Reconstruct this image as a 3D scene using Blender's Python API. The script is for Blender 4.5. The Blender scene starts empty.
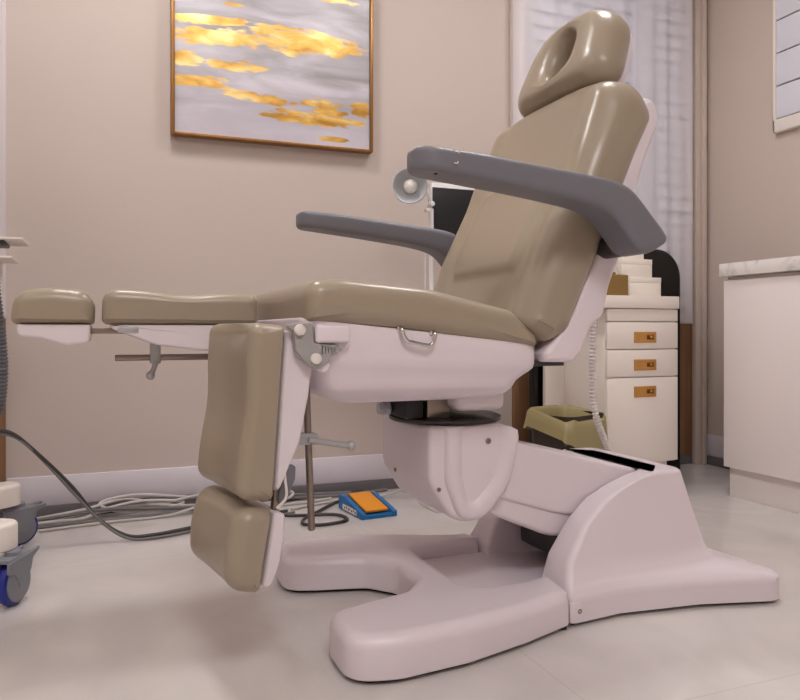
import bpy, bmesh, math, random
from mathutils import Vector, Matrix
random.seed(7)
PI = math.pi
S = bpy.context.scene
COL = S.collection

# ------------------------------------------------------------------ materials
def lin(c):
    out = []
    for v in c:
        v = v / 255.0
        out.append(v / 12.92 if v <= .04045 else ((v + .055) / 1.055) ** 2.4)
    return (*out, 1)

MATS = {}
def mat(name, rgb, rough=.5, metal=0, coat=0, bump=None, noise=None, spec=.5, trans=0):
    m = bpy.data.materials.new(name); m.use_nodes = True
    nt = m.node_tree; b = nt.nodes['Principled BSDF']
    b.inputs['Base Color'].default_value = lin(rgb)
    b.inputs['Roughness'].default_value = rough
    b.inputs['Metallic'].default_value = metal
    b.inputs['Coat Weight'].default_value = coat
    b.inputs['Specular IOR Level'].default_value = spec
    b.inputs['Transmission Weight'].default_value = trans
    if noise or bump:
        tc = nt.nodes.new('ShaderNodeTexCoord')
    if noise:      # (scale, second colour, stretch)
        sc, rgb2, st = noise
        mp = nt.nodes.new('ShaderNodeMapping'); mp.inputs['Scale'].default_value = st
        n = nt.nodes.new('ShaderNodeTexNoise'); n.inputs['Scale'].default_value = sc; n.inputs['Detail'].default_value = 6
        r = nt.nodes.new('ShaderNodeValToRGB')
        r.color_ramp.elements[0].position = .35; r.color_ramp.elements[1].position = .65
        r.color_ramp.elements[0].color = lin(rgb); r.color_ramp.elements[1].color = lin(rgb2)
        nt.links.new(tc.outputs['Object'], mp.inputs['Vector']); nt.links.new(mp.outputs[0], n.inputs['Vector'])
        nt.links.new(n.outputs['Fac'], r.inputs[0]); nt.links.new(r.outputs[0], b.inputs['Base Color'])
    if bump:       # (scale, strength)
        n = nt.nodes.new('ShaderNodeTexNoise'); n.inputs['Scale'].default_value = bump[0]; n.inputs['Detail'].default_value = 4
        bp = nt.nodes.new('ShaderNodeBump'); bp.inputs['Strength'].default_value = bump[1]; bp.inputs['Distance'].default_value = .002
        nt.links.new(tc.outputs['Object'], n.inputs['Vector']); nt.links.new(n.outputs['Fac'], bp.inputs['Height'])
        nt.links.new(bp.outputs[0], b.inputs['Normal'])
    MATS[name] = m
    return m

VINYL = mat('taupe_vinyl', (158, 145, 127), .31, bump=(420, .05))
SHELL = mat('white_plastic', (226, 217, 223), .34, bump=(600, .03))
SHELL2 = mat('white_plastic_leg', (226, 218, 223), .36)
GREYARM = mat('grey_armrest_foam', (112, 112, 120), .42, bump=(500, .06))
GREYPL = mat('grey_plate', (160, 157, 156), .4)
DGREY = mat('dark_grey_metal', (70, 68, 68), .4, metal=.6)
STEEL = mat('steel_rod', (150, 138, 128), .32, metal=.9)
CHROME = mat('chrome', (215, 215, 215), .12, metal=1)
CASTM = mat('cast_metal', (178, 178, 180), .4, metal=.35)
BLACK = mat('black', (14, 13, 13), .4)
SCREEN = mat('black_screen', (16, 17, 19), .5)
MIRROR = mat('dark_mirror', (9, 8, 8), .12)
KNOBW = mat('white_knob', (226, 220, 216), .35)
WALL = mat('wall_paper', (199, 186, 178), .75, bump=(180, .12))
WALLR = mat('wall_paint', (206, 191, 180), .75, bump=(180, .1))
CEIL = mat('ceiling_white', (238, 234, 228), .8)
BASEB = mat('baseboard_white', (220, 214, 222), .4)
STRIP = mat('dark_floor_strip', (112, 108, 111), .45)
WOOD = mat('brown_wood', (150, 112, 80), .5, noise=(3, (128, 92, 64), (14, 14, .6)))
WHITEL = mat('white_lacquer', (238, 230, 222), .4)
CABW = mat('cabinet_white', (236, 228, 226), .38)
SEAM = mat('seam_print_grey', (60, 56, 54), .7)  # dark grey behind the shutter boards and for the sticker print
GOLD = mat('brass', (206, 156, 88), .32, metal=.85)
GOLDD = mat('brass_dark', (120, 78, 38), .4, metal=.8)
GOLDBOX = mat('gold_box', (150, 122, 70), .4, metal=.55)
FRAMEG = mat('gold_frame', (152, 108, 58), .38, metal=.6)
PAPER = mat('white_box_card', (240, 234, 224), .55)
TISSUE = mat('tissue', (245, 240, 238), .8)
BIN = mat('brown_bin', (52, 38, 30), .5)
BAG = mat('yellow_bag', (206, 192, 136), .28, trans=.45)
BLUE = mat('blue_plastic', (28, 112, 178), .4)
ORANGE = mat('orange_pad', (240, 156, 36), .5)
TYRE = mat('blue_tyre', (28, 40, 138), .35)
CASTG = mat('caster_grey', (128, 130, 138), .45)
HOSEG = mat('grey_hose', (98, 98, 103), .5)
HOSEW = mat('white_hose', (222, 216, 214), .45)
CABLEK = mat('dark_cable', (62, 60, 60), .5)
CABLEG = mat('grey_cable', (122, 120, 120), .5)
CABLEW = mat('white_cable', (205, 200, 198), .5)
BLIND = mat('blind_slat', (226, 228, 236), .5)
GAP = mat('window_gap_grey', (185, 186, 196), .6)
LAMPW = mat('lamp_white', (232, 230, 230), .35)
LAMPIN = mat('lamp_dish_grey', (188, 192, 196), .3)
BULB = mat('bulb_frosted', (238, 232, 226), .4)
TROLLEY = mat('trolley_white', (236, 228, 220), .4)

def marble():
    m = mat('marble_top', (236, 232, 230), .25); nt = m.node_tree; b = nt.nodes['Principled BSDF']
    tc = nt.nodes.new('ShaderNodeTexCoord'); n = nt.nodes.new('ShaderNodeTexNoise')
    n.inputs['Scale'].default_value = 9; n.inputs['Detail'].default_value = 8; n.inputs['Distortion'].default_value = 1.2
    r = nt.nodes.new('ShaderNodeValToRGB')
    e = r.color_ramp.elements; e[0].position = .36; e[0].color = lin((205, 202, 202)); e[1].position = .52; e[1].color = lin((238, 234, 231))
    nt.links.new(tc.outputs['Object'], n.inputs['Vector']); nt.links.new(n.outputs['Fac'], r.inputs[0]); nt.links.new(r.outputs[0], b.inputs['Base Color'])
    return m
MARBLE = marble()

def floor_mat():
    m = mat('floor_tile', (205, 201, 199), .10, spec=.6); nt = m.node_tree; b = nt.nodes['Principled BSDF']
    tc = nt.nodes.new('ShaderNodeTexCoord')
    mp = nt.nodes.new('ShaderNodeMapping'); mp.inputs['Location'].default_value = (-.78 + 1.2 * 5, -1.023 + 1.2 * 5, 0)
    br = nt.nodes.new('ShaderNodeTexBrick'); br.offset = 0; br.squash = 1
    br.inputs['Scale'].default_value = 1; br.inputs['Brick Width'].default_value = 1.2; br.inputs['Row Height'].default_value = 1.2
    br.inputs['Mortar Size'].default_value = .0013; br.inputs['Mortar Smooth'].default_value = .1
    n = nt.nodes.new('ShaderNodeTexNoise'); n.inputs['Scale'].default_value = 3.2; n.inputs['Detail'].default_value = 8; n.inputs['Distortion'].default_value = 1.6
    r = nt.nodes.new('ShaderNodeValToRGB'); e = r.color_ramp.elements
    e[0].position = .38; e[0].color = lin((206, 201, 199)); e[1].position = .6; e[1].color = lin((214, 209, 206))
    nt.links.new(tc.outputs['Object'], mp.inputs['Vector']); nt.links.new(mp.outputs[0], br.inputs['Vector'])
    nt.links.new(tc.outputs['Object'], n.inputs['Vector']); nt.links.new(n.outputs['Fac'], r.inputs[0])
    nt.links.new(r.outputs[0], br.inputs['Color1']); nt.links.new(r.outputs[0], br.inputs['Color2'])
    br.inputs['Mortar'].default_value = lin((196, 190, 187))
    nt.links.new(br.outputs['Color'], b.inputs['Base Color'])
    return m
FLOOR = floor_mat()

def sheer_mat():
    m = bpy.data.materials.new('sheer_fabric'); m.use_nodes = True; nt = m.node_tree; nt.nodes.clear()
    o = nt.nodes.new('ShaderNodeOutputMaterial'); mx = nt.nodes.new('ShaderNodeMixShader')
    t = nt.nodes.new('ShaderNodeBsdfTransparent'); d = nt.nodes.new('ShaderNodeBsdfDiffuse'); tl = nt.nodes.new('ShaderNodeBsdfTranslucent')
    d.inputs[0].default_value = lin((246, 244, 250)); tl.inputs[0].default_value = lin((246, 244, 250))
    a = nt.nodes.new('ShaderNodeMixShader'); a.inputs[0].default_value = .35
    nt.links.new(d.outputs[0], a.inputs[1]); nt.links.new(tl.outputs[0], a.inputs[2])
    mx.inputs[0].default_value = .62
    nt.links.new(t.outputs[0], mx.inputs[1]); nt.links.new(a.outputs[0], mx.inputs[2]); nt.links.new(mx.outputs[0], o.inputs[0])
    return m
SHEER = sheer_mat()

def art_mat():
    m = mat('abstract_canvas', (170, 160, 165), .45); nt = m.node_tree; b = nt.nodes['Principled BSDF']
    L = nt.links.new
    tc = nt.nodes.new('ShaderNodeTexCoord')
    sx = nt.nodes.new('ShaderNodeSeparateXYZ'); L(tc.outputs['Object'], sx.inputs[0])
    def noise(scale, stretch, detail=6, dist=0, loc=(0, 0, 0)):
        mp = nt.nodes.new('ShaderNodeMapping'); mp.inputs['Scale'].default_value = stretch; mp.inputs['Location'].default_value = loc
        n = nt.nodes.new('ShaderNodeTexNoise'); n.inputs['Scale'].default_value = scale; n.inputs['Detail'].default_value = detail; n.inputs['Distortion'].default_value = dist
        L(tc.outputs['Object'], mp.inputs[0]); L(mp.outputs[0], n.inputs['Vector']); return n.outputs['Fac']
    def math_(op, a, c=None, clamp=False):
        n = nt.nodes.new('ShaderNodeMath'); n.operation = op; n.use_clamp = clamp
        for i, v in enumerate((a, c)):
            if v is None: continue
            if isinstance(v, (int, float)): n.inputs[i].default_value = v
            else: L(v, n.inputs[i])
        return n.outputs[0]
    # grey and white cloudy ground
    g = nt.nodes.new('ShaderNodeValToRGB'); e = g.color_ramp.elements
    e[0].position = .34; e[0].color = lin((158, 154, 156)); e[1].position = .68; e[1].color = lin((214, 210, 219))
    g.color_ramp.elements.new(.5).color = lin((184, 180, 186))
    L(noise(2.6, (1, 1, 4.5), 8, .6), g.inputs[0])
    # paler towards the bottom of the canvas
    low = nt.nodes.new('ShaderNodeMapRange'); low.inputs[1].default_value = .24; low.inputs[2].default_value = 0; low.inputs[3].default_value = 0; low.inputs[4].default_value = .75
    L(sx.outputs[2], low.inputs[0])
    mix0 = nt.nodes.new('ShaderNodeMixRGB'); L(low.outputs[0], mix0.inputs[0]); L(g.outputs[0], mix0.inputs[1]); mix0.inputs[2].default_value = lin((216, 212, 226))
    # gold leaf strokes: soft boxes (cx, cz, half width, half height, tilt), in metres on the canvas
    strokes = [(0.124, 0.433, 0.141, 0.018, 0.10), (0.153, 0.378, 0.179, 0.033, 0.06), (0.503, 0.405, 0.223, 0.047, -.01), (0.046, 0.278, 0.065, 0.033, 0.1), (0.230, 0.277, 0.114, 0.019, 0.02),
               (0.092, 0.204, 0.102, 0.024, 0.03), (0.313, 0.170, 0.140, 0.021, -.03), (0.555, 0.175, 0.091, 0.018, 0), (0.595, 0.142, 0.067, 0.022, 0), (0.503, 0.107, 0.188, 0.027, 0),
               (0.724, 0.168, 0.045, 0.028, 0), (0.603, 0.038, 0.063, 0.011, 0), (0.616, 0.584, 0.101, 0.012, 0), (0.226, 0.505, 0.038, 0.006, 0), (0.657, 0.111, 0.085, 0.014, 0)]
    edge = noise(9, (.6, 1, 2.6), 9, .8, (3, 0, 1)); ragged = noise(38, (.45, 1, 1.6), 6, 0, (1, 0, 4))
    total = None
    for cx, cz, hw, hh, tl in strokes:
        dx = math_('SUBTRACT', sx.outputs[0], cx)
        dz = math_('SUBTRACT', math_('SUBTRACT', sx.outputs[2], cz), math_('MULTIPLY', dx, tl))
        q = math_('ADD', math_('POWER', math_('ABSOLUTE', math_('DIVIDE', dx, hw)), 2.6), math_('POWER', math_('ABSOLUTE', math_('DIVIDE', dz, hh)), 2.0))
        v = math_('SUBTRACT', 1.0, q)
        v = math_('MAXIMUM', v, -3.0)
        total = v if total is None else math_('MAXIMUM', total, v)
    w = math_('ADD', total, math_('MULTIPLY', math_('SUBTRACT', edge, .47), 3.6))
    w = math_('ADD', w, math_('MULTIPLY', math_('SUBTRACT', ragged, .48), 2.8))
    mk = nt.nodes.new('ShaderNodeMapRange'); mk.inputs[1].default_value = .0; mk.inputs[2].default_value = .55; L(w, mk.inputs[0])
    gold = nt.nodes.new('ShaderNodeValToRGB'); e = gold.color_ramp.elements
    e[0].position = .36; e[0].color = lin((198, 146, 66)); e[1].position = .64; e[1].color = lin((255, 230, 160))
    gold.color_ramp.elements.new(.5).color = lin((240, 192, 98))
    L(noise(11, (.6, 1, 1.6), 8, .4, (7, 0, 2)), gold.inputs[0])
    mix = nt.nodes.new('ShaderNodeMixRGB'); L(mk.outputs[0], mix.inputs[0]); L(mix0.outputs[0], mix.inputs[1]); L(gold.outputs[0], mix.inputs[2])
    L(mix.outputs[0], b.inputs['Base Color'])
    mm = math_('MULTIPLY', mk.outputs[0], .35); L(mm, b.inputs['Metallic'])
    return m
ART = art_mat()

# ------------------------------------------------------------------ object helpers
def wloc(o):
    v = Vector(o.location)
    while o.parent: o = o.parent; v += Vector(o.location)
    return v

def obj(name, bm, m, parent=None, label=None, smooth=True, angle=40, origin=None):
    bmesh.ops.remove_doubles(bm, verts=bm.verts, dist=1e-6)
    bmesh.ops.recalc_face_normals(bm, faces=bm.faces)
    off = wloc(parent) if parent else (Vector(origin) if origin else Vector((0, 0, 0)))
    if off.length: bmesh.ops.translate(bm, verts=bm.verts, vec=-off)
    me = bpy.data.meshes.new(name); bm.to_mesh(me); bm.free()
    if smooth:
        me.polygons.foreach_set('use_smooth', [True] * len(me.polygons)); me.set_sharp_from_angle(angle=math.radians(angle))
    for k in (m if isinstance(m, (list, tuple)) else [m]): me.materials.append(k)
    o = bpy.data.objects.new(name, me); COL.objects.link(o)
    if parent: o.parent = parent
    elif origin: o.location = origin
    if label: o['label'] = label
    return o

def tag(o, label, cat, group=None):
    o['label'] = label; o['category'] = cat
    if group: o['group'] = group
    return o

def thing(name, label, cat, loc, group=None):
    o = bpy.data.objects.new(name, None); COL.objects.link(o); o.location = loc; o.empty_display_size = .1
    return tag(o, label, cat, group)

def struct(name, bm, m, parent=None, **k):
    o = obj(name, bm, m, parent, **k)
    if not parent: o['kind'] = 'structure'
    return o

# ------------------------------------------------------------------ mesh helpers
def rpoly(pts, ds=None, seg=6):
    """pts: (x, y, radius) corners -> dense rounded closed polygon; z of each point = how far it may be inset."""
    n = len(pts); out = []
    A = sum(pts[i][0] * pts[(i + 1) % n][1] - pts[(i + 1) % n][0] * pts[i][1] for i in range(n))
    for i in range(n):
        p = Vector(pts[i][:2]); a = Vector(pts[i - 1][:2]) - p; b = Vector(pts[(i + 1) % n][:2]) - p
        r = pts[i][2] if len(pts[i]) > 2 else 0
        la, lb = a.length, b.length
        cr = -(a.x * b.y - a.y * b.x) * (1 if A > 0 else -1) * -1
        concave = (a.x * b.y - a.y * b.x) * (1 if A > 0 else -1) > 0
        a /= la; b /= lb
        ang = a.angle(b)
        if r <= 0 or ang > PI - .01:
            q = Vector((p.x, p.y, .05 if ang > PI - .3 or concave else 0))
            out += [q.copy() for _ in range(seg + 1)] if ds is None else [q]
            continue
        t = min(r / math.tan(ang / 2), la * .49, lb * .49)
        lim = .05 if concave else t * math.tan(ang / 2)
        p0 = p + a * t; p1 = p + b * t
        for k in range(seg + 1):
            u = k / seg; w = math.sin(ang / 2)
            den = (1 - u) ** 2 + 2 * u * (1 - u) * w + u * u
            c = (p0 * (1 - u) ** 2 + p * (2 * u * (1 - u) * w) + p1 * u * u) / den
            out.append(Vector((c.x, c.y, lim)))
    if ds:
        res = []
        for i in range(len(out)):
            a, b = out[i], out[(i + 1) % len(out)]
            L = (b.xy - a.xy).length
            if L < 1e-6: continue
            k = max(1, int(math.ceil(L / ds)))
            for q in range(k):
                v = a.lerp(b, q / k); v.z = max(v.z, min(a.z, b.z)); res.append(v)
        out = res
    return out

def inset(poly, d):
    n = len(poly)
    A = sum(poly[i].x * poly[(i + 1) % n].y - poly[(i + 1) % n].x * poly[i].y for i in range(n))
    sg = 1 if A > 0 else -1
    out = []
    for i in range(n):
        p = poly[i]
        a = (p - poly[i - 1]).xy; k = 1
        while a.length < 1e-7 and k < n: k += 1; a = (p - poly[i - k]).xy
        b = (poly[(i + 1) % n] - p).xy; k = 1
        while b.length < 1e-7 and k < n: k += 1; b = (poly[(i + k) % n] - p).xy
        na = Vector((-a.y, a.x)).normalized(); nb = Vector((-b.y, b.x)).normalized()
        nn = na + nb
        if nn.length < 1e-6: nn = na
        nn = nn.normalized()
        dd = min(d, p.z * .93) if len(p) > 2 else d
        q = p.xy + nn * (sg * dd / max(.5, nn.dot(na)))
        out.append(Vector((q.x, q.y, p.z - dd)) if len(p) > 2 else q)
    return out

XZ = lambda p, q, v: (p, v, q)     # profile in XZ, extruded along Y
XY = lambda p, q, v: (p, q, v)     # plan outline, extruded up
YZ = lambda p, q, v: (v, p, q)

def loft(bm, rings, closed_ends=True, mi=0):
    vs = [[bm.verts.new(c) for c in r] for r in rings]
    n = len(vs[0])
    for i in range(len(vs) - 1):
        for j in range(n):
            k = (j + 1) % n
            try:
                f = bm.faces.new((vs[i][j], vs[i][k], vs[i + 1][k], vs[i + 1][j])); f.material_index = mi
            except ValueError: pass
    if closed_ends:
        for r in (vs[0], vs[-1]):
            try: f = bm.faces.new(r); f.material_index = mi
            except ValueError: pass
    return vs

def slab(bm, prof, v0, v1, r0=.01, r1=None, mp=XZ, nv=1, rs=5, deform=None, mi=0, mat4=None):
    """extrude a dense 2D outline from v0 to v1 with rounded rims of radius r0 / r1"""
    if r1 is None: r1 = r0
    rings = []
    def add(d, v):
        pr = inset(prof, d) if d > 0 else prof
        rr = []
        for p in pr:
            c = mp(p.x, p.y, v)
            if deform: c = deform(*c)
            if mat4: c = mat4 @ Vector(c)
            rr.append(c)
        rings.append(rr)
    sg = 1 if v1 > v0 else -1
    if r0 > 0:
        add(r0 * 1.1, v0)
        for k in range(rs):
            t = k / rs * PI / 2
            add(r0 * (1 - math.sin(t)), v0 + sg * r0 * (1 - math.cos(t)))
    a, b = v0 + sg * r0, v1 - sg * r1
    for k in range(nv + 1): add(0, a + (b - a) * k / nv)
    if r1 > 0:
        for k in range(rs - 1, -1, -1):
            t = k / rs * PI / 2
            add(r1 * (1 - math.sin(t)), v1 - sg * r1 * (1 - math.cos(t)))
        add(r1 * 1.1, v1)
    loft(bm, rings, True, mi)

def box(bm, x0, x1, y0, y1, z0, z1, bev=.003, mi=0, m4=None, seg=2):
    r = bmesh.ops.create_cube(bm, size=1)
    vs = r['verts']
    for v in vs:
        v.co = Vector((x0 + (v.co.x + .5) * (x1 - x0), y0 + (v.co.y + .5) * (y1 - y0), z0 + (v.co.z + .5) * (z1 - z0)))
    es = list({e for v in vs for e in v.link_edges}); fs = {f for v in vs for f in v.link_faces}
    for f in fs: f.material_index = mi
    allv = list(vs)
    if bev > 0:
        g = bmesh.ops.bevel(bm, geom=es, offset=bev, segments=seg, affect='EDGES', profile=.5)
        allv = list({v for f in g['faces'] for v in f.verts} | {v for v in vs if v.is_valid})
        for f in g['faces']: f.material_index = mi
    if m4:
        for v in allv: v.co = m4 @ v.co
    return allv

def frame_of(d):
    d = Vector(d).normalized(); u = Vector((0, 0, 1)) if abs(d.z) < .9 else Vector((1, 0, 0))
    a = d.cross(u).normalized(); return a, d.cross(a).normalized()

def lathe(bm, base, axis, prof, n=24, mi=0):
    """prof: (radius, height) along axis from base"""
    base = Vector(base); ax = Vector(axis).normalized(); a, b = frame_of(ax)
    rings = []
    for r, h in prof:
        rings.append([base + ax * h + (a * math.cos(2 * PI * k / n) + b * math.sin(2 * PI * k / n)) * max(r, 1e-4) for k in range(n)])
    loft(bm, rings, True, mi)

def cyl(bm, p0, p1, r, bev=.0015, n=20, r2=None, mi=0):
    p0, p1 = Vector(p0), Vector(p1); L = (p1 - p0).length; r2 = r if r2 is None else r2
    lathe(bm, p0, p1 - p0, [(r - bev, 0), (r, bev), (r2, L - bev), (r2 - bev, L)], n, mi)

def smooth_path(pts, n=8):
    P = [Vector(p) for p in pts]; out = []
    for i in range(len(P) - 1):
        p0 = P[i - 1] if i else P[0] * 2 - P[1]; p1, p2 = P[i], P[i + 1]; p3 = P[i + 2] if i + 2 < len(P) else P[-1] * 2 - P[-2]
        for k in range(n):
            t = k / n
            out.append(.5 * ((2 * p1) + (p2 - p0) * t + (2 * p0 - 5 * p1 + 4 * p2 - p3) * t * t + (3 * p1 - p0 - 3 * p2 + p3) * t ** 3))
    out.append(P[-1]); return out

def tube(bm, pts, r, n=10, sm=8, rib=None, mi=0):
    P = smooth_path(pts, sm) if sm else [Vector(p) for p in pts]
    if rib:     # corrugation: resample finely
        pitch, depth = rib
        Q = [P[0]]; acc = 0; step = pitch / 4
        for i in range(len(P) - 1):
            a, b = P[i], P[i + 1]; L = (b - a).length; t = step - acc
            while t <= L:
                Q.append(a.lerp(b, t / L)); t += step
            acc = L - (t - step)
        P = Q
    up = None; rings = []
    for i, p in enumerate(P):
        d = (P[min(i + 1, len(P) - 1)] - P[max(i - 1, 0)]).normalized()
        if up is None: a, b = frame_of(d)
        else:
            a = (up - d * up.dot(d))
            a = a.normalized() if a.length > 1e-6 else frame_of(d)[0]
            b = d.cross(a)
        up = a
        rr = r
        if rib: rr = r - (rib[1] if i % 4 in (2, 3) else 0)
        rings.append([p + (a * math.cos(2 * PI * k / n) + b * math.sin(2 * PI * k / n)) * rr for k in range(n)])
    loft(bm, rings, True, mi)

def ball(bm, c, r, sx=1, sy=1, sz=1, mi=0):
    g = bmesh.ops.create_uvsphere(bm, u_segments=24, v_segments=14, radius=r)
    for v in g['verts']: v.co = Vector((v.co.x * sx, v.co.y * sy, v.co.z * sz)) + Vector(c)
    for f in {f for v in g['verts'] for f in v.link_faces}: f.material_index = mi

def B(): return bmesh.new()
def sst(a, b, x):
    t = max(0, min(1, (x - a) / (b - a))); return t * t * (3 - 2 * t)

# ================================================================== THE ROOM
XR, YB, XL, YF, ZC = 2.72, 2.84, -2.1, -2.2, 2.65
bm = B(); box(bm, XL - .1, XR + .1, YF - .1, YB + .1, -.1, 0, 0); struct('floor', bm, FLOOR, smooth=False)
bm = B(); box(bm, XL - .1, XR + .1, YF - .1, YB + .1, ZC, ZC + .1, 0); struct('ceiling', bm, CEIL, smooth=False)
bm = B(); box(bm, XL - .1, XR + .1, YB, YB + .1, 0, ZC, 0); struct('wall_back', bm, WALL, smooth=False)
bm = B(); box(bm, XR, XR + .1, YF, YB, 0, ZC, 0); struct('wall_right', bm, WALLR, smooth=False)
bm = B(); box(bm, XL - .1, XL, YF, YB, 0, ZC, 0); struct('wall_left', bm, WALLR, smooth=False)
bm = B(); box(bm, XL - .1, XR + .1, YF - .1, YF, 0, ZC, 0); struct('wall_front', bm, WALLR, smooth=False)
WL, WR = -.315, 1.655
bm = B(); box(bm, WL, WR - .01, YB - .014, YB, .042, .145, .004); struct('baseboard_back', bm, BASEB)
bm = B(); box(bm, WL, XR, YB - .017, YB, 0, .042, .002); struct('trim_1', bm, STRIP)
bm = B(); box(bm, XR - .014, XR, YF, YB - .02, .042, .145, .004); struct('baseboard_right', bm, BASEB)
bm = B(); box(bm, XR - .017, XR, YF, YB - .02, 0, .042, .002); struct('trim_2', bm, STRIP)
# wood panels under the windows either side of the papered wall
bm = B()
for k in range(3): box(bm, WR + k * .335, WR + k * .335 + .333, YB - .016, YB - .001, .043, .69, .002)
struct('trim_3', bm, WOOD)
bm = B(); box(bm, XL, WL - .002, YB - .016, YB - .001, 0, .70, .002); struct('trim_4', bm, WOOD)
# beige stepped strip at the right end of the curtained window
bm = B(); box(bm, XR - .075, XR - .018, YB - .05, YB - .018, 0, ZC - .01, .008); box(bm, XR - .045, XR - .018, YB - .066, YB - .048, 0, ZC - .01, .008)
struct('trim_5', bm, WALLR)
# narrow edge strip where the wallpaper ends
bm = B(); box(bm, WR - .012, WR, YB - .012, YB - .001, .7, ZC - .01, .002); struct('trim_6', bm, WALLR)

# window behind the curtain with its slats
bm = B()
box(bm, 1.70, 2.60, YB - .03, YB - .001, .74, .79, .004); box(bm, 1.70, 2.60, YB - .03, YB - .001, 2.35, 2.42, .004)
for x in (1.68, 2.13, 2.58): box(bm, x, x + .055, YB - .03, YB - .001, .74, 2.42, .004)
w = struct('window_1', bm, WHITEL)
bm = B(); box(bm, 1.70, 2.60, YB - .008, YB - .002, .78, 2.38, 0); obj('window_pane', bm, GAP, w)
bl = thing('window_blind', 'pale horizontal slat blind seen dimly through the white sheer curtain', 'blind', (2.15, YB - .05, 2.4))
bm = B(); box(bm, 1.71, 2.60, YB - .075, YB - .032, 2.38, 2.43, .004); obj('headrail', bm, BLIND, bl)
k = 0; z = .80
while z < 2.36:
    bm = B(); m4 = Matrix.Translation((0, YB - .052, z)) @ Matrix.Rotation(math.radians(76), 4, 'X')
    box(bm, 1.715, 2.595, -.034, .034, -.001, .001, 0, m4=m4); obj('slat', bm, BLIND, bl); z += .064
for x in (1.9, 2.4):
    bm = B(); cyl(bm, (x, YB - .052, .79), (x, YB - .052, 2.39), .0012, 0, 6); obj('lift_cord', bm, BLIND, bl)

# sheer curtain, wavy
def curtain(x0, x1, z0, z1, y, waves, amp, seed):
    rnd = random.Random(seed); ph = [rnd.uniform(0, 6.28) for _ in range(3)]
    bm = B(); nx, nz = 220, 14; grid = []
    for i in range(nx + 1):
        u = i / nx; row = []
        for j in range(nz + 1):
            h = j / nz
            a = amp * (.55 + .45 * (1 - h))
            yy = y + a * math.sin(u * waves * 2 * PI + ph[0] + .5 * math.sin(u * 9 + ph[1])) + a * .5 * math.sin(u * waves * 1.37 * 2 * PI + ph[2] + .5 * h)
            row.append(bm.verts.new((x0 + (x1 - x0) * u, yy, z0 + (z1 - z0) * h)))
        grid.append(row)
    for i in range(nx):
        for j in range(nz): bm.faces.new((grid[i][j], grid[i + 1][j], grid[i + 1][j + 1], grid[i][j + 1]))
    return bm
cu = thing('sheer_curtain', 'white sheer curtain hanging in folds over the slatted window behind the headrest', 'curtain', (2.13, 2.74, 2.5))
bm = curtain(1.612, 2.36, .70, 2.5, 2.750, 6, .006, 3); obj('curtain_panel', bm, SHEER, cu, angle=180)
bm = curtain(2.22, 2.565, .68, 2.5, 2.730, 4, .007, 5); obj('curtain_panel', bm, SHEER, cu, angle=180)
bm = B(); cyl(bm, (1.58, 2.74, 2.51), (2.66, 2.74, 2.51), .012); obj('curtain_rod', bm, LAMPW, cu)

cu2 = thing('sheer_curtain', 'sliver of white curtain at the left edge above the brown wood panel', 'curtain', (-.8, 2.78, 2.5))
bm = curtain(-1.5, -.311, .69, 2.5, 2.78, 9, .010, 11); obj('curtain_panel', bm, SHEER, cu2, angle=180)
bm = B(); cyl(bm, (-1.6, 2.78, 2.51), (-.29, 2.78, 2.51), .012); obj('curtain_rod', bm, LAMPW, cu2)

# shuttered window on the right wall
bm = B()
box(bm, XR - .03, XR - .001, .9, 2.39, 1.505, 1.56, .004); box(bm, XR - .03, XR - .001, .9, 2.39, 2.33, 2.4, .004)
for y in (.9, 2.377): box(bm, XR - .03, XR - .001, y, y + .013, 1.505, 2.4, .004)
w = struct('window_2', bm, WHITEL)
bm = B(); box(bm, XR - .006, XR - .001, .92, 2.37, 1.55, 2.34, 0); obj('window_pane', bm, SEAM, w)
bs = thing('shutter', 'white wide-board shutter closed over the window on the right wall', 'shutter', (XR - .03, 1.6, 1.56))
z = 1.565
while z < 2.3:
    bm = B(); box(bm, XR - .026, XR - .012, .926, 2.375, z, z + .136, .003); obj('board', bm, BLIND, bs); z += .142

# ceiling lamps; the rear and left panels are unseen, added as fill light
def emit(name, col, st):
    m = bpy.data.materials.new(name); m.use_nodes = True; nt = m.node_tree; nt.nodes.clear()
    o = nt.nodes.new('ShaderNodeOutputMaterial'); e = nt.nodes.new('ShaderNodeEmission'); e.inputs[0].default_value = (*col, 1); e.inputs[1].default_value = st
    nt.links.new(e.outputs[0], o.inputs[0]); return m
LP = emit('lamp_panel', (1, .965, .965), 1)
for (x, y, sx, st_, lab) in ((.10, 1.98, .28, 58, 'square white ceiling light panel above the legrest end of the chair'),
                            (1.45, 1.75, .30, 44, 'square white ceiling light panel between the chair and the desk'),
                            (.2, -.7, .8, 19, 'square white ceiling panel added behind the camera as fill light'),  # added fill to brighten camera-facing surfaces
                            (-1.3, .7, .6, 7, 'square white ceiling panel added on the left side as fill light')):  # weak added fill from the left
    t = thing('ceiling_light', lab, 'lamp', (x, y, ZC), 'ceiling light panels')
    lm = LP.copy(); lm.node_tree.nodes['Emission'].inputs[1].default_value = st_
    sy = sx
    bm = B(); box(bm, x - sx / 2 - .02, x + sx / 2 + .02, y - sy / 2 - .02, y + sy / 2 + .02, ZC - .02, ZC - .001, .003); obj('light_frame', bm, CEIL, t)
    bm = B(); box(bm, x - sx / 2, x + sx / 2, y - sy / 2, y + sy / 2, ZC - .026, ZC - .0205, 0); obj('diffuser', bm, lm, t)

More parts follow.
